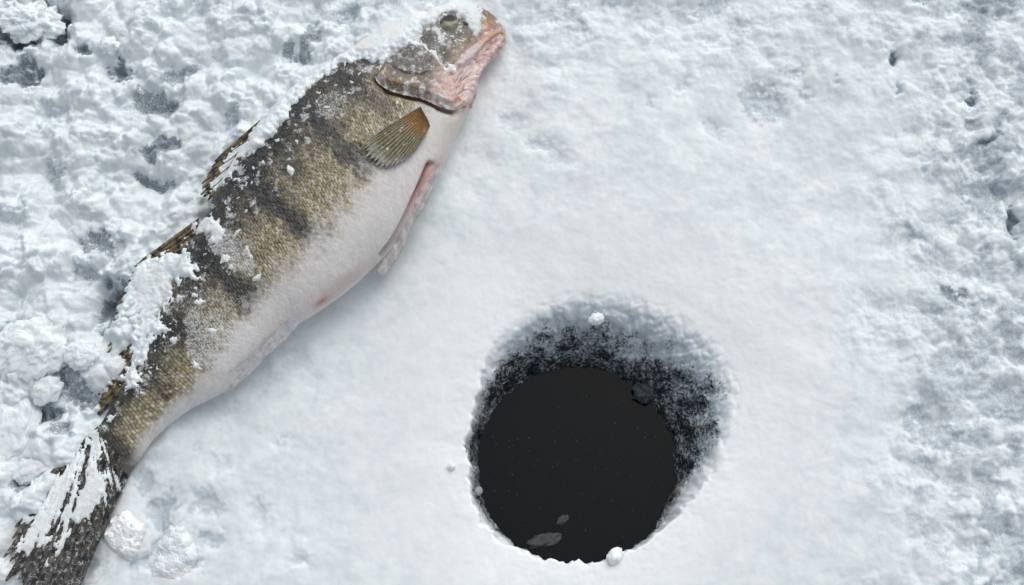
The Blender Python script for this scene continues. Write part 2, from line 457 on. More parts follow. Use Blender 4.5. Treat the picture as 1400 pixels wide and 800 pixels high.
    rubble = (0.0062 * (bumps(wx / 10, wy / 10, 121) - 0.5) + 0.0030 * (bumps(wx / 4.5, wy / 4.5, 123) - 0.5) + 0.0030 * fine) * sst(0, 0.25, tt) * sst(0.98, 0.55, tt) * (0.3 + 0.7 * wide)
    inside = r < ro
    z = np.where(inside, zw + rubble, z_flat)
    z = np.where(r < ri, -HW - 0.004 - 0.05 * sst(0, 0.01, ri - r), z)
    ice = np.where(inside, 0.80 * wide * sst(1.0, 0.55, tt), ice * (1 - 0.6 * near))
    ice = np.maximum(ice, 0.55 * sst(0.05, 0.0, r - ro) * np.clip(0.6 * wob2 + 0.15, 0, 1) * near)
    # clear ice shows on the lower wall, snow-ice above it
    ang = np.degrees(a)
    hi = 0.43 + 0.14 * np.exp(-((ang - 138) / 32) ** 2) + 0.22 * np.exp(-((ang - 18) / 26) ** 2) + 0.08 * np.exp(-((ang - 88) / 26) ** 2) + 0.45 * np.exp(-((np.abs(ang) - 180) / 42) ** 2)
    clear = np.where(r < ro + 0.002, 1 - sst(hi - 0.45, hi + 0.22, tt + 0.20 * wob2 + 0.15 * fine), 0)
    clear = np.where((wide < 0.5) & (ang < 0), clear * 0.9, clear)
    collar = sst(0.085, 0.0, np.maximum(0, r - ro - 0.004)) * sst(0.3, 1.0, tt) * (0.85 + 0.3 * wob)
    return z * far, np.clip(ice, 0, 1), np.clip(clear, 0, 1), rug, np.clip(collar, 0, 1)

def axis(lo, hi, step, end, g=1.15):
    c = list(np.arange(lo, hi + step * 0.5, step))
    s, v = step, c[-1]
    out = []
    while v < end:
        s *= g; v += s; out.append(v)
    s, v = step, c[0]
    pre = []
    while v > -end:
        s *= g; v -= s; pre.append(v)
    return np.array(pre[::-1] + c + out)

gx, gy = axis(-0.445, 0.445, 0.00095, 300), axis(-0.235, 0.265, 0.00095, 300)
GX, GY = np.meshgrid(gx, gy)
gz, gi, gc, gr, gk = ground(GX, GY)
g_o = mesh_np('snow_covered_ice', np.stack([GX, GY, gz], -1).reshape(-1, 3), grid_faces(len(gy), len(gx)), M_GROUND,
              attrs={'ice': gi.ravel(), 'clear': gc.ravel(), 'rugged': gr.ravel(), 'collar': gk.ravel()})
tag(g_o, 'packed white snow over grey lake ice with a round fishing hole cut through it', kind='structure')

def ground_z(X, Y):
    """cheap look-up in the finished sheet"""
    X, Y = np.asarray(X, float), np.asarray(Y, float)
    i = np.clip(np.searchsorted(gy, Y), 0, len(gy) - 1); j = np.clip(np.searchsorted(gx, X), 0, len(gx) - 1)
    return gz[i, j]

# water in the hole
n = 96
ang = np.linspace(0, 2 * math.pi, n, endpoint=False)
rings = np.array([0.0001, 0.3, 0.6, 0.85, 1.0]) * (HR + 0.006)
V = np.concatenate([np.stack([HC[0] + q * np.cos(ang), HC[1] + q * np.sin(ang), np.full(n, -HW)], -1) for q in rings])
F = grid_faces(len(rings), n, True)[:, ::-1]
wat = mesh_np('water', V, F, M_WATER)
tag(wat, 'dark still lake water at the bottom of the round ice fishing hole', kind='structure')

# ------------------------------------------------------------------ the fish
ST = [((684, 32), (693, 55), .008), ((673, 23), (688, 63), .013), ((656, 13), (672, 78), .018), ((632, 10), (657, 98), .023), ((602, 15), (650, 124), .028),
      ((568, 26), (640, 150), .032), ((528, 45), (624, 185), .035), ((484, 73), (608, 220), .038), ((440, 101), (592, 254), .040), ((396, 134), (573, 288), .041),
      ((356, 176), (547, 326), .041), ((322, 220), (511, 363), .040), ((297, 265), (470, 399), .038), ((276, 308), (436, 423), .036), ((255, 348), (403, 445), .033),
      ((234, 394), (371, 477), .030), ((212, 444), (342, 504), .027), ((190, 492), (304, 535), .023), ((168, 534), (257, 560), .019), ((150, 562), (215, 595), .015),
      ((134, 586), (192, 626), .011), ((120, 606), (176, 650), .006)]
ZK = 0.78
def fish_frame(ns):
    D = spline([s[0] for s in ST], ns); Vv = spline([s[1] for s in ST], ns)
    wv = np.maximum(0.87 * spline([s[2] for s in ST], ns)[:, 0], 0.002)
    zc = np.maximum(blur(np.tile(ZK * wv, (3, 1)), 30)[1], 0.006) if ns > 100 else ZK * wv
    return P(D[:, 0], D[:, 1], zc), P(Vv[:, 0], Vv[:, 1], zc), wv, zc

def fish_surface(ns, angs):
    Dw, Vw, wv, zc = fish_frame(ns)
    C, H = (Dw + Vw) / 2, (Dw - Vw) / 2
    ca, sa = np.cos(angs), np.sin(angs)
    prof = np.sign(sa) * np.abs(sa) ** 0.86
    X = C[:, None, :] + H[:, None, :] * ca[None, :, None]
    X = X.copy()
    X[..., 2] += wv[:, None] * prof[None, :]
    return X

NS, NT, NB = 900, 270, 40
angs = np.concatenate([np.linspace(0, math.pi, NT, endpoint=False), np.linspace(math.pi, 2 * math.pi, NB, endpoint=False)])
X = fish_surface(NS, angs)
lo_ang = np.linspace(0, 2 * math.pi, 120, endpoint=False)
XL = fish_surface(300, lo_ang)
BODY_BVH = BVHTree.FromPolygons([tuple(v) for v in XL.reshape(-1, 3)], [tuple(f) for f in grid_faces(300, 120, True)[:, ::-1]])

# normals
du = np.gradient(X, axis=0); dv = np.roll(X, -1, 1) - np.roll(X, 1, 1)
NRM = np.cross(du, dv); NRM /= np.linalg.norm(NRM, axis=-1, keepdims=True) + 1e-12
if NRM[NS // 2, NT // 2, 2] < 0: NRM = -NRM
PX, PY = proj(X[..., 0], X[..., 1], X[..., 2])
sl = np.concatenate([[0], np.cumsum(np.linalg.norm(np.diff(X[:, NT // 2], axis=0), axis=1))]) * 1000      # mm from the snout
gl = np.cumsum(np.linalg.norm(np.diff(X, axis=1, prepend=X[:, :1]), axis=-1), axis=1) * 1000              # mm round the girth
gl = gl - gl[:, NT // 2:NT // 2 + 1]
S = np.repeat(sl[:, None], len(angs), 1)
T = np.repeat(((1 - np.cos(angs)) / 2)[None], NS, 0)             # 0 back .. 1 belly
wob = fbm(PX / 26, PY / 26, 4, 203); wobf = fbm(PX / 7, PY / 7, 4, 204, 0.6)

# scales: staggered oblique rows
sw = 2.05 + 0.75 * sst(330, 450, S)
sh = 5.2 - 1.3 * sst(330, 450, S)
def along(q):
    k = 1.0 / q[:, 0]
    return np.concatenate([[0], np.cumsum(0.5 * (k[1:] + k[:-1]) * np.diff(sl))])[:, None]
xa = along(sw) + (-0.40 * gl + 1.5 * wob + 0.5 * wobf) / sw
ca_ = np.floor(xa)
yb = 0.15 * along(sh) + (gl + 1.3 * wobf * sst(460, 330, S)) / sh + 0.5 * (np.mod(ca_, 2)) + 0.3 * rnd(ca_, ca_ * 0, 3)
cb_ = np.floor(yb)
fa, fb = xa - ca_, yb - cb_
ridge = (1 - (2 * fa - 1) ** 2) * np.sqrt(np.clip(1 - (2 * fb - 1) ** 2, 0, 1))
ridge2 = np.clip(ridge * 1.25 - 0.12, 0, 1)
crand = rnd(ca_, cb_, 5); crand2 = rnd(ca_, cb_, 9)

GILL = [(515, 104), (519, 94), (526, 84), (539, 73), (556, 62), (578, 60), (600, 82), (618, 108), (628, 130), (618, 147), (604, 143), (592, 137), (576, 131), (556, 126), (535, 121), (521, 113)]
gill_d = sdf(PX, PY, GILL)
head = sst(205, 130, S + 1.2 * (PX * 0 ) + 0) * 0 + sst(-14, 14, sdf(PX, PY, [(508, 100), (520, 82), (545, 55), (560, 20), (600, -20), (720, -20), (720, 120), (660, 160), (600, 145), (560, 128), (525, 118)]))
top_side = np.repeat((angs < math.pi)[None], NS, 0).astype(float)
belly = sst(0.62, 0.84, T + 0.06 * wob + 0.05 * wobf - 0.04 * sst(330, 420, S) - 0.12 * sst(sl[-1] - 110, sl[-1] - 20, S))
scal = (1 - head) * (1 - 0.62 * belly) * sst(0.02, 0.06, T)
h = (0.00038 - 0.00018 * sst(330, 430, S)) * ridge2 * scal + 0.0007 * wob * (1 - 0.5 * belly) + 0.0003 * wobf * (1 - 0.85 * belly)
# crease under the gill cover and the groove behind the pelvic fin
gc_line = line_dist(PX, PY, [(515, 108), (530, 123), (556, 130), (578, 135), (594, 142), (606, 149), (622, 154)])
h -= 0.0045 * np.exp(-(gc_line / 5) ** 2) * top_side
pg_line = line_dist(PX, PY, [(588, 226), (579, 248), (569, 270), (560, 290), (550, 311), (537, 332), (524, 350)])
h -= 0.005 * np.exp(-(pg_line / 4.5) ** 2) * top_side
# skin folds of the throat and jaw
fold = np.abs(fbm((PX * 0.8 + PY * 0.6) / 9, (PX * 0.6 - PY * 0.8) / 30, 3, 221))
jawz = sst(-10, 12, sdf(PX, PY, [(640, 60), (700, 20), (700, 70), (660, 150), (600, 150), (598, 112)]))
h += -0.0016 * sst(0.16, 0.0, fold) * jawz
XD = X + NRM * h[..., None]

# colours of the skin, plus shade painted into the gill and fin grooves
def rgb(*v): return np.array(v, float)
def lerp(a, b, f): return a + (b - a) * f[..., None]
gold = rgb(.39, .325, .185); gold2 = rgb(.53, .48, .36); olive = rgb(.085, .078, .058); dark = rgb(.028, .031, .034); pale = rgb(.77, .75, .735)
c = np.broadcast_to(olive, X.shape).copy()
c = lerp(c, np.where((crand2 > 0.5)[..., None], gold, gold2), sst(0.20, 0.52, T + 0.07 * wob))
c = lerp(c, rgb(.115, .10, .075), sst(0.5, 0.1, np.abs(T - 0.30)) * 0.25)
BARS = [([(418, 150), (440, 172), (470, 203), (496, 226)], 17, .95), ([(335, 238), (365, 268), (400, 300), (436, 326)], 17, 1.0), ([(262, 342), (290, 365), (330, 398), (346, 412)], 20, 1.0), ([(212, 452), (240, 455), (262, 462)], 22, .8),
        ([(345, 200), (380, 205), (400, 232)], 18, .55), ([(182, 512), (210, 520), (224, 532)], 15, .7), ([(136, 590), (152, 604), (166, 618)], 15, .85), ([(470, 110), (500, 125), (520, 145)], 17, .7), ([(215, 440), (190, 500), (150, 566)], 14, .7), ([(402, 150), (350, 208), (300, 285), (268, 345)], 17, .75)]
for pts, rad, am in BARS:
    d = line_dist(PX, PY, pts) + 11 * wob + 9 * wobf
    c = lerp(c, dark * (1 + 0.7 * crand[..., None]), 0.88 * am * sst(rad * 1.5, rad * 0.35, d))
blotch = sst(0.0, 0.4, fbm(PX / 15, PY / 15, 5, 231, 0.6)) * sst(0.55, 0.30, T)
c = lerp(c, dark, 0.6 * blotch * (1 - head))
# each scale: bright middle, dark seam
sc_dark = 0.26 + 0.22 * sst(330, 430, S) + (1.05 - 0.35 * sst(330, 430, S)) * ridge2 + 0.5 * (crand - 0.5) + 0.2 * wobf
c = np.where((scal > 0)[..., None], lerp(c, c * sc_dark[..., None], scal), c)
c = lerp(c, pale * (0.93 + 0.10 * crand[..., None]), belly * 0.95)
pink = sst(0.0, 1.0, blob(PX, PY, 470, 390, 60, 14, -38) + blob(PX, PY, 600, 235, 60, 14, -62))
c = lerp(c, rgb(.62, .40, .36), 0.45 * pink * top_side)
c = lerp(c, rgb(.55, .13, .10), 0.8 * blob(PX, PY, 440, 412, 10, 4, -35))
c = lerp(c, rgb(.36, .05, .035), 0.85 * np.exp(-(pg_line / 4.2) ** 2) * sst(345, 250, PY) * top_side)
c = lerp(c, rgb(.16, .10, .08), 0.5 * np.exp(-(pg_line / 4) ** 2) * sst(270, 340, PY) * top_side)  # fin-gap shadow painted along the groove, over its reddish skin tone
# head: grey-brown cheek, orange snout, raw pink jaw and throat
hc = np.broadcast_to(rgb(.165, .158, .14), X.shape).copy()
hc = lerp(hc, rgb(.060, .060, .060), sst(0.1, 0.5, wob) * 0.8)
hc = lerp(hc, rgb(.42, .27, .12), 0.7 * blob(PX, PY, 632, 66, 20, 11, -30))
hc = lerp(hc, rgb(.56, .31, .17), 0.95 * blob(PX, PY, 662, 36, 14, 18, -30))
hc = lerp(hc, rgb(.10, .06, .035), 0.9 * blob(PX, PY, 656, 18, 5, 9, -25))
pinkz = sst(-14, 16, sdf(PX, PY, [(646, 66), (668, 44), (692, 30), (702, 60), (664, 110), (655, 160), (598, 148), (600, 104), (618, 92)]) + 6 * wob)
hc = lerp(hc, rgb(.80, .59, .53) * (1 + 0.12 * wobf[..., None]), pinkz)
hc = lerp(hc, rgb(.62, .27, .20), 0.8 * sst(0.10, 0.42, fbm(PX / 9, PY / 9, 4, 241)) * pinkz)
hc = lerp(hc, rgb(.70, .58, .57), 0.85 * blob(PX, PY, 640, 77, 16, 7, -40))
hc = lerp(hc, rgb(.45, .20, .18), 0.8 * sst(0.10, 0.0, fold) * jawz)
c = lerp(c, hc, head)
throat = blob(PX, PY, 622, 172, 34, 18, -60) * (1 - head)
c = lerp(c, rgb(.62, .56, .48), 0.75 * throat)
c = lerp(c, rgb(.10, .055, .04), 0.85 * np.exp(-(gc_line / 4.0) ** 2) * top_side)  # shadow below the gill cover's edge, painted dark into the crease

fz = fbm(PX / 17, PY / 17, 5, 251, 0.62)
frost = 0.12 + 0.62 * sst(-0.05, 0.55, fz) * sst(0.58, 0.30, T)
frost += -0.02 * belly * (1 - head) + (0.16 + 0.34 * sst(-0.15, 0.45, fz)) * head
ICY = [([(250, 440), (262, 425), (300, 432), (345, 440), (360, 465), (335, 500), (290, 510), (262, 500), (252, 470)], .60), ([(285, 300), (310, 310), (345, 345), (355, 385), (335, 375), (310, 362), (290, 345), (278, 320)], .62),
       ([(228, 405), (262, 388), (300, 395), (330, 405), (350, 420), (320, 440), (262, 428), (240, 430)], .42), ([(523, 100), (530, 84), (556, 68), (580, 80), (598, 100), (580, 112), (540, 112)], .42), ([(425, 132), (460, 125), (470, 150), (445, 168), (425, 160)], .50)]
for poly, am in ICY:
    frost = np.maximum(frost, am * sst(-4, 5, sdf(PX, PY, poly) + 7 * wob))
frost *= 1 - 0.8 * np.exp(-(gc_line / 5) ** 2)
c = lerp(c, rgb(.055, .05, .045), 0.9 * sst(sl[-1] - 22, sl[-1] - 4, S + 5 * wobf))

fish = bpy.data.objects.new('fish', None)
COL.objects.link(fish)
base = P(400, 320, 0)
fish.location = base
tag(fish, 'dead olive-gold fish with dark bars lying dusted with snow beside the hole', 'fish')
FO = np.array(base)
def fish_part(name, V, F, mat, attrs, parent=None, label=None):
    o = mesh_np(name, np.asarray(V) - FO, F, mat, parent or fish, attrs)
    if label: o['label'] = label
    return o

Fb = grid_faces(NS, len(angs), True)[:, ::-1]
body = fish_part('body', XD.reshape(-1, 3), Fb, M_SKIN, {'col': c.reshape(-1, 3), 'frost': frost.ravel(), 'plain': (0.8 * belly * (1 - head)).ravel()}, label='scaly flank, dark barred above and pale pinkish white below')

def hit_body(px, py):
    """where the line of sight through a pixel meets the body: points, normals, ok"""
    px, py = np.asarray(px, float), np.asarray(py, float)
    d = ray(px.ravel(), py.ravel())
    Q, M_, ok = np.zeros_like(d), np.zeros_like(d), np.zeros(len(d), bool)
    e = Vector(EYE)
    for k in range(len(d)):
        loc, nor, idx, dist = BODY_BVH.ray_cast(e, Vector(d[k]).normalized())
        if loc is not None:
            Q[k] = loc; ok[k] = True
            M_[k] = nor if nor.z > 0 else -nor
    return Q.reshape(px.shape + (3,)), M_.reshape(px.shape + (3,)), ok.reshape(px.shape)

def patch(name, poly, thick, soft, colfn, step=0.8, parent=None, sink=0.0012, label=None, froz=0.25, dome=None, mat=None):
    """a plate of skin or bone that lies on the body: raised inside the outline, sunk below the skin outside it"""
    xs = [p[0] for p in poly]; ys = [p[1] for p in poly]
    qx, qy = np.meshgrid(np.arange(min(xs) - 6, max(xs) + 6, step), np.arange(min(ys) - 6, max(ys) + 6, step))
    Q, M_, ok = hit_body(qx, qy)
    wv = fbm(qx / 7, qy / 7, 3, 261)
    d = sdf(qx, qy, poly) + 1.0 * wv
    off = -sink + (thick + sink) * sst(-1.5, soft, d) + 0.0004 * wv
    if dome is not None: off = off + dome(qx, qy, d)
    V = Q + M_ * off[..., None]
    i = np.arange(qx.size).reshape(qx.shape)
    Fq = np.stack([i[:-1, :-1], i[1:, :-1], i[1:, 1:], i[:-1, 1:]], -1).reshape(-1, 4)
    good = ok & (d > -3.5)
    Fq = Fq[good.ravel()[Fq].all(1)]
    col = colfn(qx, qy, d)
    fr = np.broadcast_to(np.asarray(froz(qx, qy, d) if callable(froz) else froz, float), qx.shape)
    V2, F2, A2 = compact(V.reshape(-1, 3), Fq, {'col': col.reshape(-1, 3), 'frost': fr.ravel()})
    return fish_part(name, V2, F2, mat or M_SKIN, A2, parent, label)

def c_gill(x, y, d):
    wv = fbm(x / 9, y / 9, 4, 271)
    k = np.broadcast_to(rgb(.17, .15, .13), x.shape + (3,)).copy()
    k = lerp(k, rgb(.050, .052, .055), 0.9 * sst(-0.05, 0.4, wv) * sst(110, 70, y))
    k = lerp(k, rgb(.26, .17, .09), 0.8 * sst(98, 116, y + 5 * wv) * sst(600, 570, x))
    k = lerp(k, rgb(.38, .20, .06), 0.95 * blob(x, y, 520, 103, 9, 9))
    k = lerp(k, rgb(.78, .57, .51), sst(580, 612, x + 8 * wv + (y - 110) * 0.3))
    k = lerp(k, rgb(.62, .27, .2), 0.6 * sst(0.1, 0.4, fbm(x / 6, y / 6, 3, 272)) * sst(585, 605, x))
    return k
gill = patch('gill_cover', GILL, 0.0042, 7, c_gill, label='brown gill cover with a pale frosted edge', froz=lambda x, y, d: 0.30 + 0.42 * sst(-0.05, 0.45, fbm(x / 10, y / 10, 4, 273)) + 0.2 * sst(5, 1, d) * (y > 104))
patch('cheek_plate', [(530, 97), (541, 82), (560, 72), (578, 84), (592, 102), (575, 110), (552, 108)], 0.0058, 6, c_gill, parent=gill, froz=lambda x, y, d: 0.30 + 0.35 * sst(0.0, 0.4, fbm(x / 8, y / 8, 4, 274)))

def c_jaw(x, y, d):
    wv = fbm(x / 8, y / 8, 4, 281)
    k = np.broadcast_to(rgb(.82, .62, .57), x.shape + (3,)).copy()
    k = lerp(k, rgb(.70, .38, .30), 0.7 * sst(0.02, 0.4, wv))
    return lerp(k, rgb(.78, .66, .63), 0.7 * sst(0.05, 0.4, -wv))
patch('lower_jaw', [(690, 47), (686, 60), (673, 76), (662, 92), (653, 112), (648, 130), (640, 146), (622, 147), (634, 120), (642, 98), (656, 80), (672, 62)], 0.0036, 7, c_jaw, label='raw pink lower jaw', froz=0.46,
      dome=lambda x, y, d: -0.0011 * sst(0.14, 0.0, np.abs(fbm((x * .8 + y * .6) / 8, (x * .6 - y * .8) / 30, 3, 282))))
def c_max(x, y, d):
    k = np.broadcast_to(rgb(.66, .55, .54), x.shape + (3,)).copy()
    return lerp(k, rgb(.62, .36, .24), sst(645, 668, x))
patch('upper_jaw', [(622, 88), (630, 74), (648, 60), (668, 42), (686, 38), (690, 45), (672, 56), (656, 74), (642, 88), (630, 95)], 0.0026, 8, c_max, label='smooth lavender-pink upper jaw bone', froz=0.3)
def c_eye(x, y, d):
    k = np.broadcast_to(rgb(.030, .032, .034), x.shape + (3,)).copy()
    k = lerp(k, rgb(.36, .345, .24), 0.9 * sst(31, 35, y + 0.12 * (x - 614)))
    return lerp(k, rgb(.008, .008, .009), 0.95 * sst(1.15, 0.8, np.hypot((x - 613) / 8.5, (y - 30) / 5.0)))
eye = patch('eye', [(600, 30), (606, 23), (615, 21), (624, 24), (628, 32), (626, 39), (617, 43), (606, 41), (601, 36)], 0.0022, 5, c_eye, step=0.6, froz=lambda x, y, d: 0.16 + 0.2 * sst(27, 22, y),
            dome=lambda x, y, d: 0.0022 * np.sqrt(np.clip(d / 10, 0, 1)), label='clouded frosted eye')
patch('nostril', [(633, 30), (642, 31), (641, 36), (634, 35)], 0.0008, 2, lambda x, y, d: np.broadcast_to(rgb(.05, .045, .045), x.shape + (3,)), step=0.6, froz=0.2)

# fins ---------------------------------------------------------------
SHEETS = []
def fin(name, base_px, tip_px, zfun, nray, colfn, on_body=None, ridge_h=0.0007, ragged=0.06, nu=None, nv=90, thick=0.0012, seed=1, froz=0.2, label=None, parent=None):
    """sheet between the line where it grows from the body and its free edge, with raised rays running out"""
    nu = nu or nray * 9
    B, E = spline(base_px, nu), spline(tip_px, nu)
    u = np.linspace(0, 1, nu); v = np.linspace(0, 1, nv)
    rr_ = u * nray
    k = np.floor(rr_); f = rr_ - k
    rdg = np.clip(1 - np.abs(2 * f - 1) * 1.7, 0, 1) ** 0.7
    ext = 1 + ragged * (rdg - 0.6) + ragged * 0.8 * (rnd(k, k * 0 + seed, 3) - 0.5) + ragged * 0.6 * perlin(u * 31, u * 0 + seed, 7)
    UU, VV = np.meshgrid(u, v, indexing='ij')
    L = VV * ext[:, None]
    qx = B[:, None, 0] + (E - B)[:, None, 0] * L; qy = B[:, None, 1] + (E - B)[:, None, 1] * L
    hgt = ridge_h * rdg[:, None] * (1 - 0.6 * VV) + 0.0004 * fbm(qx / 9, qy / 9, 3, 300 + seed)
    if on_body is not None:
        Q, M_, ok = hit_body(qx, qy)
        V = Q + M_ * (on_body(UU, VV) + hgt)[..., None]
        Vb = Q + M_ * (on_body(UU, VV) - thick)[..., None]
    else:
        z = zfun(UU, VV)
        Q = P(qx, qy, z)
        gz_ = ground_z(Q[..., 0], Q[..., 1])
        V = Q.copy(); V[..., 2] = Q[..., 2] + hgt
        Vb = Q.copy(); Vb[..., 2] -= thick
    fa_ = grid_faces(nu, nv)
    nvt = nu * nv
    i = np.arange(nvt).reshape(nu, nv)
    rim = np.concatenate([i[:, 0], i[-1, 1:], i[::-1, -1][1:], i[0, ::-1][1:-1]])
    rim2 = np.roll(rim, -1)
    side_f = np.stack([rim, rim2, rim2 + nvt, rim + nvt], -1)
    col = colfn(UU, VV, np.repeat(rdg[:, None], nv, 1), qx, qy)
    fr = np.broadcast_to(np.asarray(froz(UU, VV, qx, qy) if callable(froz) else froz, float), UU.shape)
    VA = np.concatenate([V.reshape(-1, 3), Vb.reshape(-1, 3)])
    FA = np.concatenate([fa_, fa_[:, ::-1] + nvt, side_f])
    SHEETS.append((V[::2, ::2].reshape(-1, 3), grid_faces(len(V[::2]), V[::2, ::2].shape[1])))
    return fish_part(name, VA, FA, M_FIN, {'col': np.tile(col.reshape(-1, 3), (2, 1)), 'frost': np.tile(fr.ravel(), 2)}, parent, label)

def c_pect(u, v, r, x, y):
    k = lerp(np.broadcast_to(rgb(.36, .19, .055), u.shape + (3,)), rgb(.27, .25, .155), sst(0.15, 0.5, v + 0.1 * fbm(x / 8, y / 8, 3, 311)))
    k = k * (0.42 + 0.85 * r[..., None])
    k = lerp(k, rgb(.05, .04, .03), 0.7 * sst(0.16, 0.0, v))
    k = lerp(k, rgb(.12, .10, .07), 0.6 * sst(0.10, 0.0, u))
    return lerp(k, rgb(.5, .49, .46), 0.55 * sst(0.75, 1.0, v))
fin('pectoral_fin', [(574, 147), (578, 156), (583, 165), (586, 174)], [(502, 194), (500, 206), (509, 220), (524, 229), (543, 226), (563, 212)], None, 15, c_pect,
    on_body=lambda u, v: 0.0024 + 0.0022 * np.sin(v * 3.0) + 0.0012 * (1 - u) * v, ridge_h=0.0007, ragged=0.07, seed=2, froz=lambda u, v, x, y: 0.10 + 0.35 * sst(0.3, 0.6, fbm(x / 7, y / 7, 3, 312)) + 0.15 * v, label='olive pectoral fin with an orange-brown root')
def c_pelv(u, v, r, x, y):
    k = np.broadcast_to(rgb(.72, .66, .63), u.shape + (3,)) * (0.8 + 0.25 * r[..., None])
    return lerp(k, rgb(.68, .36, .30), 0.6 * sst(0.35, 0.0, u) * sst(.9, .2, v))
fin('pelvic_fin', [(592, 228), (580, 250), (569, 272), (560, 293), (548, 315), (533, 340), (514, 368)], [(606, 220), (595, 250), (580, 282), (564, 306), (552, 336), (538, 360), (521, 381)],
    lambda u, v: 0.047 - 0.026 * u + 0.004 * np.sin(v * 3.14) - 0.008 * v, 7, c_pelv, ridge_h=0.0004, ragged=0.06, nu=160, nv=40, thick=0.0025, seed=3, froz=0.30, label='frosted white pelvic fin folded along the belly')
def c_anal(u, v, r, x, y):
    return lerp(np.broadcast_to(rgb(.74, .71, .70), u.shape + (3,)) * (0.92 + 0.08 * r[..., None]), rgb(.45, .38, .30), 0.35 * sst(0, 0.4, fbm(x / 9, y / 9, 3, 313)))
fin('anal_fin', [(404, 432), (384, 446), (362, 470), (340, 488), (316, 506), (296, 522)], [(410, 440), (392, 462), (366, 485), (346, 507), (318, 531), (272, 553)],
    lambda u, v: 0.045 - 0.018 * u - 0.017 * v, 7, c_anal, ridge_h=0.0002, ragged=0.04, nu=200, nv=40, thick=0.0015, seed=4, froz=0.50, label='icy anal fin folded against the underside')

def c_dors(u, v, r, x, y):
    k = lerp(np.broadcast_to(rgb(.25, .195, .10), u.shape + (3,)), rgb(.045, .040, .034), sst(-0.1, 0.3, fbm(x / 8, y / 8, 4, 321)))
    return k * (0.58 + 0.55 * r[..., None])
df1 = fin('spiny_dorsal_fin', [(398, 126), (401, 130), (404, 135), (408, 140)], [(299, 213), (284, 240), (276, 268), (298, 272)],
    lambda u, v: 0.022 + 0.010 * u - 0.006 * v, 9, c_dors, ridge_h=0.0010, ragged=0.06, nu=190, nv=120, thick=0.001, seed=5, froz=0.22, label='folded spiny dorsal fin, brown and black')
df2 = fin('soft_dorsal_fin', [(272, 298), (268, 318), (256, 346), (241, 378), (226, 412), (210, 446), (194, 482), (174, 526)], [(190, 357), (174, 386), (161, 422), (155, 450), (150, 478), (141, 508), (138, 535), (134, 572)],
    lambda u, v: 0.026 - 0.012 * u - 0.012 * v, 18, c_dors, ridge_h=0.0014, ragged=0.10, nu=260, nv=80, thick=0.001, seed=6, froz=0.25, label='soft second dorsal fin, brown and half buried in snow')
# stiff spines of the front dorsal fin, each standing a little proud of the membrane
SP_B = spline([(400, 128), (384, 146), (364, 168), (344, 192), (330, 212)], 7); SP_E = spline([(346, 176), (318, 197), (297, 218), (284, 244), (277, 268)], 7)
for k in range(7):
    m_ = 10; tt_ = np.linspace(0, 1, m_)
    q = SP_B[k] + (SP_E[k] - SP_B[k]) * tt_[:, None] * (1.0 + 0.08 * ((k * 7) % 3 - 1)) + np.array([2.0, 3.0]) * (tt_ * (1 - tt_))[:, None] * 4
    ctr = P(q[:, 0], q[:, 1], 0.0255 + 0.0010 * k - 0.004 * tt_)
    ax = np.gradient(ctr, axis=0); ax /= np.linalg.norm(ax, axis=1, keepdims=True)
    sd_ = np.cross(ax, [0, 0, 1.0]); sd_ /= np.linalg.norm(sd_, axis=1, keepdims=True); upv = np.cross(sd_, ax)
    rad = 0.0008 * (1 - 0.8 * tt_)
    aa = np.linspace(0, 2 * math.pi, 6, endpoint=False)
    V = ctr[:, None] + rad[:, None, None] * (np.cos(aa)[None, :, None] * sd_[:, None] + np.sin(aa)[None, :, None] * upv[:, None])
    fish_part('spine', V.reshape(-1, 3), grid_faces(m_, 6, True), M_FIN, {'col': np.tile(rgb(.07, .055, .04) * (1 + k % 2), (60, 1)), 'frost': np.full(60, .12)}, df1)
def c_tail(u, v, r, x, y):
    k = lerp(np.broadcast_to(rgb(.105, .098, .085), u.shape + (3,)), rgb(.030, .031, .032), sst(-0.2, 0.3, fbm(x / 10, y / 14, 4, 331)))
    return k * (0.58 + 0.55 * r[..., None])
fin('tail_fin', [(133, 583), (142, 594), (152, 606), (160, 617), (169, 630), (178, 646)], [(60, 654), (22, 722), (12, 772), (32, 806), (58, 832), (92, 836), (112, 796), (136, 738)],
    lambda u, v: 0.0045 + 0.010 * np.sin(3.14 * u) * (1 - 0.4 * v) + 0.004 * v, 20, c_tail, ridge_h=0.0012, ragged=0.09, nu=260, nv=150, thick=0.0012, seed=8, froz=lambda u, v, x, y: 0.14 + 0.36 * sst(-0.15, 0.45, fbm(x / 6, y / 8, 4, 332, 0.65)) + 0.12 * u, label='dark forked tail fin streaked with snow')

# ------------------------------------------------------------------ snow lying on the fish
sx = np.arange(P(0, 830, 0)[0] - 0.012, P(700, 0, 0.03)[0] + 0.01, 0.00085); sy = np.arange(P(60, 850, 0)[1], P(600, -25, 0.03)[1], 0.00085)
QX, QY = np.meshgrid(sx, sy)
vs, fs, off = [XL.reshape(-1, 3)], [grid_faces(300, 120, True)], len(XL.reshape(-1, 3))
for sv, sf in SHEETS:
    vs.append(sv); fs.append(sf + off); off += len(sv)
ALL_BVH = BVHTree.FromPolygons([tuple(v) for v in np.concatenate(vs)], [tuple(f) for f in np.concatenate(fs)])
approx_px, approx_py = proj(QX, QY, np.full_like(QX, 0.03))
zone = sdf(approx_px, approx_py, [(700, 10), (690, 90), (640, 180), (560, 360), (300, 570), (190, 680), (120, 860), (-30, 860), (-20, 720), (110, 540), (140, 350), (300, 170), (480, 30), (620, -40)]) > -25
ZS = ground_z(QX, QY)
HITF = np.zeros(QX.shape, bool)
dn = Vector((0, 0, -1))
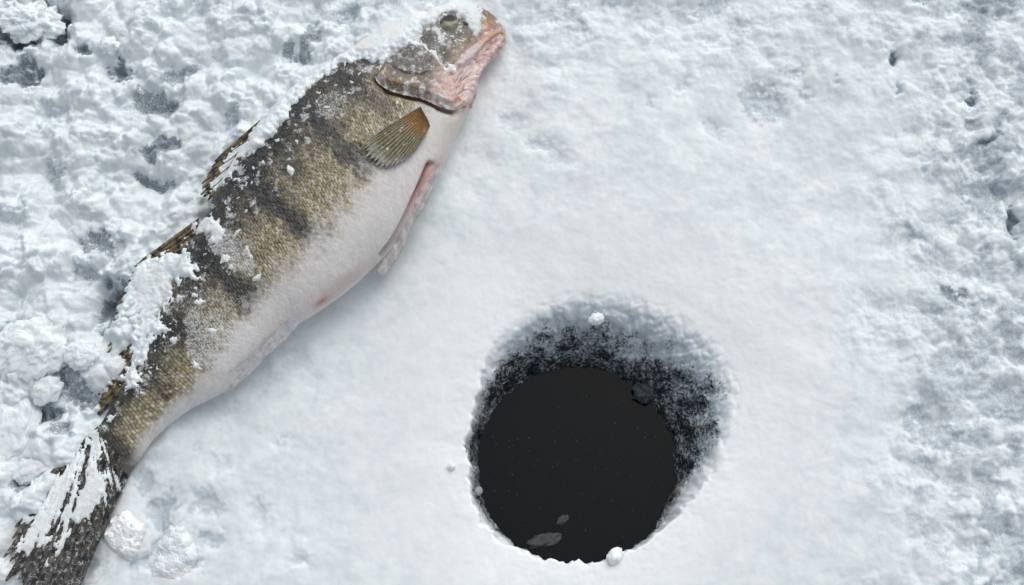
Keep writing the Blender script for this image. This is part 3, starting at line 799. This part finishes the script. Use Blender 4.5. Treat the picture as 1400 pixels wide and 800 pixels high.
for i, j in zip(*np.nonzero(zone)):
    loc, nor, idx, dist = ALL_BVH.ray_cast(Vector((QX[i, j], QY[i, j], 0.3)), dn)
    if loc is not None and loc.z > ZS[i, j] - 0.003:
        ZS[i, j] = max(loc.z, ZS[i, j]); HITF[i, j] = True
sp, sq = proj(QX, QY, ZS)
w1 = fbm(sp / 22, sq / 22, 4, 401); w2 = fbm(sp / 6.5, sq / 6.5, 4, 402, 0.62); w3 = fbm(sp / 2.6, sq / 2.6, 3, 403, 0.6)
FIELD = np.full(QX.shape, -20.0); HT = np.zeros(QX.shape)
def lay(poly, wob_amp, hgt, soft=8.0, wf=1.0):
    """snow of height hgt (mm) inside an outline with a crumbly edge"""
    global FIELD, HT
    d = sdf(sp, sq, poly) + wob_amp * (0.7 * w1 + 0.9 * w2 * wf + 0.45 * w3)
    hh = hgt * np.sqrt(np.clip(d / soft, 0, 1)) - 0.6
    better = np.where(d > 0, hh, -1) > HT
    HT = np.where(better, hh, HT); FIELD = np.maximum(FIELD, d)
lay([(590, 26), (577, 44), (562, 54), (566, 62), (540, 70), (526, 84), (512, 86), (488, 84), (462, 90), (436, 108), (404, 142), (382, 174), (358, 204), (338, 216), (338, 186), (370, 140), (400, 100), (442, 72), (492, 38), (548, 4), (578, 14)], 7, 7, 14)
lay([(578, 30), (584, 12), (604, 0), (632, -8), (653, 2), (657, 22), (658, 42), (650, 54), (643, 44), (636, 26), (622, 16), (606, 17), (594, 34)], 3, 5, 9)
lay([(556, 60), (575, 52), (598, 72), (612, 96), (600, 92), (584, 76), (566, 66)], 6, 1.6, 5)
lay([(201, 352), (258, 342), (266, 371), (272, 385), (239, 391), (228, 421), (222, 437), (223, 454), (206, 482), (190, 500), (188, 530), (172, 536), (172, 505), (182, 484), (172, 465), (160, 452), (157, 428), (176, 380)], 15, 4.6, 14)
lay([(300, 222), (345, 180), (362, 186), (338, 214), (310, 250), (284, 274), (284, 256)], 13, 2.0, 9)
lay([(255, 300), (285, 296), (310, 316), (300, 340), (284, 322), (266, 318)], 8, 3.0, 7)
lay([(170, 395), (186, 362), (205, 352), (190, 395), (174, 430), (166, 452), (156, 436)], 5, 5.0, 7)
# crumbs of snow here and there, each a small mound
CR = [(272, 415, 11, 3.5), (266, 404, 8, 2.5), (290, 454, 9, 4), (268, 498, 9, 4), (308, 352, 12, 3), (318, 366, 8, 2.5), (239, 464, 9, 3), (352, 380, 9, 3), (344, 352, 8, 2), (338, 338, 10, 2.5), (326, 316, 9, 2), (395, 232, 9, 4), (392, 222, 4, 2), (372, 262, 5, 2), (412, 180, 6, 2), (404, 172, 7, 2.5), (418, 188, 4, 2),
      (448, 148, 10, 2), (434, 140, 9, 2), (466, 148, 6, 2), (480, 112, 6, 2), (504, 128, 6, 2), (428, 206, 3, 1.5), (606, 74, 5, 3), (616, 92, 8, 4), (610, 97, 6, 3.5), (622, 96, 5, 3), (604, 141, 9, 3.5), (612, 146, 6, 3), (597, 116, 5, 2.5), (566, 102, 6, 2), (552, 98, 7, 2), (588, 92, 7, 2.2), (548, 178, 4, 2), (530, 204, 4, 2), (533, 200, 3, 2),
      (658, 58, 6, 2.2), (672, 68, 6, 2), (678, 44, 6, 2.5), (684, 40, 4, 2), (664, 46, 4, 2), (636, 106, 4, 2), (648, 100, 5, 1.6), (544, 140, 6, 1.6), (536, 130, 4, 1.5), (500, 150, 5, 1.6), (490, 120, 6, 1.5), (326, 270, 6, 2), (312, 288, 5, 2), (336, 288, 5, 1.8), (346, 230, 5, 1.8), (360, 222, 6, 1.8), (300, 300, 6, 2), (286, 330, 6, 2), (220, 505, 5, 2), (232, 478, 6, 2), (198, 540, 6, 1.6),
      (150, 572, 8, 3), (128, 592, 9, 3), (140, 584, 6, 3), (120, 604, 8, 3), (160, 556, 5, 2), (240, 446, 6, 2)]
for cx, cy, rr, hh in CR:
    d = rr * 0.62 - np.hypot(sp - cx, sq - cy) + rr * (0.4 * w1 + 0.8 * w2 + 0.45 * w3)
    v_ = 0.62 * hh * np.clip(d / (rr * 0.8), 0, 1) ** 0.7 - 0.25
    HT = np.where(np.where(d > 0, v_, -1) > HT, v_, HT); FIELD = np.maximum(FIELD, d)
# fine dusting on the back, thicker towards the ridge
bk = line_dist(sp, sq, [(600, 20), (528, 50), (440, 105), (356, 180), (297, 270), (255, 350), (212, 446), (168, 536)])
dust = (0.85 * w3 + 0.80 * w2 + 0.60 * w1) - 0.30 - 0.50 * sst(10, 105, bk)
dust = np.where(HITF, dust, -1) * 10
hd = 0.9 * np.sqrt(np.clip(dust / 4, 0, 1)) - 0.2
HT = np.where(np.where(dust > 0, hd, -1) > HT, hd, HT); FIELD = np.maximum(FIELD, dust)
# tail: drifts combed along the rays
tu = (sp - 155) * 0.47 + (sq - 610) * 0.88; tv = (sp - 155) * 0.88 - (sq - 610) * 0.47
tau = np.arctan2(tv, tu + 60)
st1 = fbm(tau * 9 + 3, tu / 70, 4, 411, 0.6); st2 = fbm(tau * 26, tu / 42, 3, 412, 0.6)
TP = [(126, 590), (150, 600), (150, 636), (160, 650), (148, 690), (128, 700), (112, 716), (98, 716), (90, 740), (60, 760), (40, 762), (24, 752), (26, 716), (40, 692), (68, 650), (102, 606)]
td = np.minimum(sdf(sp, sq, TP), 14) * 0.75 + 19 * st1 + 17 * st2 + 5 * w2 + 4 * w3 - 5.0
td = np.maximum(td, np.minimum(sdf(sp, sq, [(116, 650), (142, 646), (146, 676), (126, 702), (104, 714), (92, 708), (108, 680)]), 12) + 5 * st2 + 3 * w2)
td = np.where(sdf(sp, sq, [(120, 575), (190, 640), (140, 740), (110, 830), (-5, 830), (0, 720), (60, 640)]) > 0, td, -20)
td = np.where((tu > 135) & (tv > -60), td - 9 * sst(135, 175, tu) , td)
ht = 2.1 * np.clip(td / 14, 0, 1) ** 0.6 - 0.25
HT = np.where(np.where(td > 0, ht, -1) > HT, ht, HT); FIELD = np.maximum(FIELD, td)

FIELD = np.where(HITF, FIELD, np.minimum(FIELD, 0.0))
nb = bumps(sp / 13 + w1, sq / 13 + w2 * 0.6, 421)
thick = np.where(FIELD > 0, HT * 0.001 * (0.62 + 0.55 * nb * sst(420, 330, sp) + 0.42 * sst(330, 420, sp) + 0.15 * w1 + 0.10 * w2), -0.0012)
thick = blur(thick, 1)
Zb = ZS + (blur(ZS, 14) - ZS) * sst(0.0002, 0.0014, thick)
Zn = np.maximum(Zb, ZS - 0.001) + thick + 0.0004 * w3 * (thick > 0)
F = grid_faces(*QX.shape)
keep = (thick.ravel()[F] > 0).any(1) & zone.ravel()[F].all(1)
steep = (ZS.ravel()[F].max(1) - ZS.ravel()[F].min(1)) < 0.022
F = F[keep & steep]
V, F, _ = compact(np.stack([QX, QY, Zn], -1).reshape(-1, 3), F, {})
so = mesh_np('snow_dusting', V, F, M_SNOW)
tag(so, 'fresh white snow clinging to the back, head and tail of the fish', 'snow', kind='stuff')

# ------------------------------------------------------------------ loose clumps and ice chips
from mathutils import noise as mnoise
import bmesh
def lump(name, px, py, z, rx, ry, rz, rot, mat, label, cat, group, sub=5, rough=0.28, freq=2.2, seed=0, facet=False, sink=0.25, flat=0):
    """irregular piece: rx, ry in picture pixels, rz (m) its height"""
    bm = bmesh.new()
    bmesh.ops.create_icosphere(bm, subdivisions=sub, radius=1.0)
    o3 = Vector((seed * 13.7, seed * 5.1, seed * 9.3))
    s = 0.000557
    pr = random.Random(seed * 77 + 5)
    planes = [(Vector((math.cos(a), math.sin(a), pr.uniform(-.1, .5))).normalized(), pr.uniform(.62, .92)) for a in [k * 0.9 + pr.uniform(-.3, .3) for k in range(7)]]
    planes += [(Vector((pr.uniform(-.25, .25), pr.uniform(-.25, .25), 1)).normalized(), pr.uniform(.45, .6)), (Vector((pr.uniform(-.7, .7), pr.uniform(-.7, .7), 1)).normalized(), pr.uniform(.6, .75))]
    for v in bm.verts:
        n_ = v.co.normalized()
        q = n_ * freq + o3
        d = 1 + rough * (mnoise.noise(q) + 0.5 * mnoise.noise(q * 2.1) + (0.30 * mnoise.noise(q * 4.7) + 0.20 * mnoise.noise(q * 11) if facet else
                         -0.45 * abs(mnoise.noise(q * 2.3)) - 0.30 * abs(mnoise.noise(q * 5.3)) - 0.16 * abs(mnoise.noise(q * 10.5)) - 0.06 * abs(mnoise.noise(q * 21)) + 0.3))
        if facet:
            for fn, hgt in planes:
                dd = (n_ * d).dot(fn)
                if dd > hgt: d *= hgt / dd
        if facet: d *= 1 + 0.035 * mnoise.noise(q * 5) + 0.02 * mnoise.noise(q * 13)
        p_ = n_ * d
        if flat: p_.z = min(p_.z, flat + 0.25 * (p_.z - flat) + 0.12 * mnoise.noise(q * 1.3))
        v.co = Vector((p_.x * rx * s, p_.y * ry * s, (p_.z + sink) * rz))
    me = bpy.data.meshes.new(name); bm.to_mesh(me); bm.free()
    for pl in me.polygons: pl.use_smooth = True
    me.materials.append(mat)
    o = bpy.data.objects.new(name, me); COL.objects.link(o)
    c0 = P(px, py, 0)
    if z is None:
        zz = float(ground_z(c0[0], c0[1])); c0 = P(px, py, zz + rz * 0.4); c0[2] = float(ground_z(c0[0], c0[1]))
    else:
        c0 = P(px, py, z)
    o.location = c0; o.rotation_euler = (0, 0, math.radians(rot))
    return tag(o, label, cat, group)

G1, G2, G3 = 'snow clumps by the fish tail', 'ice pieces in the hole', 'clods of snow left of the fish'
def slab(name, poly, hgt, mat, label, cat, group, seed, soft=9.0):
    """broken piece with a traced outline, lying half sunk in the snow: flat uneven top, steep crumbly sides"""
    xs = [p[0] for p in poly]; ys = [p[1] for p in poly]
    qx, qy = np.meshgrid(np.arange(min(xs) - 7, max(xs) + 7, 0.8), np.arange(min(ys) - 7, max(ys) + 7, 0.8))
    n1_, n2_ = fbm(qx / 17, qy / 17, 4, 500 + seed, 0.6), fbm(qx / 5, qy / 5, 4, 510 + seed, 0.6)
    d = sdf(qx, qy, poly) + 4.5 * n1_ + 1.2 * n2_
    cxm, cym = np.mean(xs), np.mean(ys)
    tilt = 1 + 0.012 * (qx - cxm) - 0.010 * (qy - cym)
    ridge_ = np.abs(fbm(qx / 26 + 4, qy / 20, 3, 520 + seed))
    h_ = hgt * np.clip(tilt, .5, 1.5) * sst(-1.0, soft, d) ** 0.8 * (1 + 0.26 * n1_ + 0.04 * n2_ - 0.16 * sst(0.16, 0.0, ridge_)) - 0.0025 * sst(0.5, -3.0, d)
    Q = P(qx, qy, 0.0)
    V = Q.copy(); V[..., 2] = blur(ground_z(Q[..., 0], Q[..., 1]), 6) + h_
    i_ = np.arange(qx.size).reshape(qx.shape)
    Fq = np.stack([i_[:-1, :-1], i_[1:, :-1], i_[1:, 1:], i_[:-1, 1:]], -1).reshape(-1, 4)
    Fq = Fq[(d > -4).ravel()[Fq].all(1)]
    ctr = P(cxm, cym, 0.0)
    V2, F2, _ = compact(V.reshape(-1, 3) - ctr, Fq, {})
    o = mesh_np(name, V2, F2, mat)
    o.location = ctr
    return tag(o, label, cat, group)
slab('ice_chunk', [(141, 730), (149, 712), (163, 702), (177, 698), (185, 709), (199, 716), (198, 737), (191, 752), (178, 767), (164, 760), (149, 750)], .0060, M_ICEW, 'angular translucent white ice chunk right beside the tail fin', 'ice chunk', G1, 1)
slab('snow_clump', [(200, 765), (214, 738), (232, 720), (252, 722), (266, 738), (271, 766), (256, 784), (230, 794), (208, 788)], .0045, M_SNOW, 'low rounded snow clump to the right of the angular ice chunk', 'snow clump', G1, 2, 13)
lump('snow_clump', 44, 478, None, 50, 42, .013, 20, M_SNOW, 'largest smooth snow clod at the left edge, level with the rear dorsal fin', 'snow clump', G3, rough=.24, seed=3, sink=.15, sub=6)
lump('snow_clump', 12, 585, None, 38, 56, .013, 0, M_SNOW, 'tall white snow clod cut by the left edge above the tail', 'snow clump', G3, rough=.22, seed=4, sink=.15, sub=6)
lump('snow_clump', 112, 486, None, 22, 18, .006, 0, M_SNOW, 'small snow clod between the big left clod and the rear dorsal fin', 'snow clump', G3, rough=.28, seed=5)
lump('snow_clump', 62, 532, None, 22, 19, .006, 40, M_SNOW, 'greyish snow clod just below the big left clod', 'snow clump', G3, rough=.3, seed=6)
lump('snow_clump', 45, 640, None, 26, 17, .005, 30, M_SNOW, 'low snow clod against the upper edge of the tail fin', 'snow clump', G3, rough=.25, seed=7)
lump('snow_clump', 10, 783, None, 24, 22, .009, 0, M_SNOW, 'snow clod in the bottom left corner under the tail tip', 'snow clump', G3, rough=.25, seed=8)
lump('snow_clump', 42, 30, None, 42, 28, .010, -15, M_SNOW, 'knobbly snow clod above the dark gap in the top left corner', 'snow clump', G3, rough=.42, freq=3, seed=9, sink=.1, sub=6)
lump('snow_clump', 150, 62, None, 16, 12, .009, 0, M_SNOW, 'small snow clod just above the dark pit near the top left', 'snow clump', G3, rough=.3, seed=10)
lump('ice_chip', 815, 437, -0.016, 11, 8, .005, 20, M_ICEW, 'pale square ice chip stuck on the upper wall of the hole', 'ice chip', G2, sub=4, rough=.22, seed=11)
lump('ice_chunk', 884, 534, -0.058, 20, 16, .007, 30, M_ICED, 'dark grey lump of wet ice at the upper right water edge', 'ice chunk', G2, rough=.28, seed=12)
lump('ice_flake', 745, 739, -0.0600, 23, 9, .0020, 12, M_ICED, 'flat grey ice flake floating near the lower edge of the water', 'ice flake', G2, sub=4, rough=.4, seed=13)
lump('ice_flake', 769, 711, -0.0602, 9, 5, .0014, 35, M_ICED, 'tiny grey ice flake floating above the larger flake', 'ice flake', G2, sub=4, rough=.4, seed=14)
lump('ice_chip', 840, 761, -0.008, 12, 9, .007, 50, M_ICEW, 'pointed white ice chip on the lower rim of the hole', 'ice chip', G2, sub=4, rough=.26, seed=15)
lump('ice_chip', 654, 671, -0.020, 6, 7, .004, 0, M_ICE, 'small grey ice chip on the left wall of the hole', 'ice chip', G2, sub=4, facet=True, rough=.3, seed=16)
lump('ice_chip', 617, 638, None, 5, 5, .003, 0, M_SNOW, 'tiny white snow ball on the flat snow left of the hole', 'snow ball', G2, sub=4, rough=.2, seed=17)

# snow grains that have settled on the water
nv_ = 100
V, F = [], []
for k in range(nv_):
    a = random.uniform(0, 2 * math.pi); r = (HR - 0.006) * math.sqrt(random.random())
    cx, cy = HC[0] + r * math.cos(a), HC[1] + r * math.sin(a)
    L, W = random.uniform(.0003, .0009), random.uniform(.00012, .00022)
    d = math.radians(-55 + random.uniform(-12, 12)); ux, uy = math.cos(d), math.sin(d)
    b = len(V)
    V += [(cx + ux * L, cy + uy * L, -HW + .0003), (cx - uy * W, cy + ux * W, -HW + .0003), (cx - ux * L, cy - uy * L, -HW + .0003), (cx + uy * W, cy - ux * W, -HW + .0003), (cx, cy, -HW + .0006)]
    F += [(b, b + 1, b + 4), (b + 1, b + 2, b + 4), (b + 2, b + 3, b + 4), (b + 3, b, b + 4)]
gm, gt, gp = new_mat('snow_grain')
gp.inputs['Base Color'].default_value = (.12, .13, .14, 1)
gr_o = mesh_np('snow_grains', np.array(V), np.array(F), gm)
tag(gr_o, 'fine snow grains scattered on the dark water in the hole', 'snow', kind='stuff')
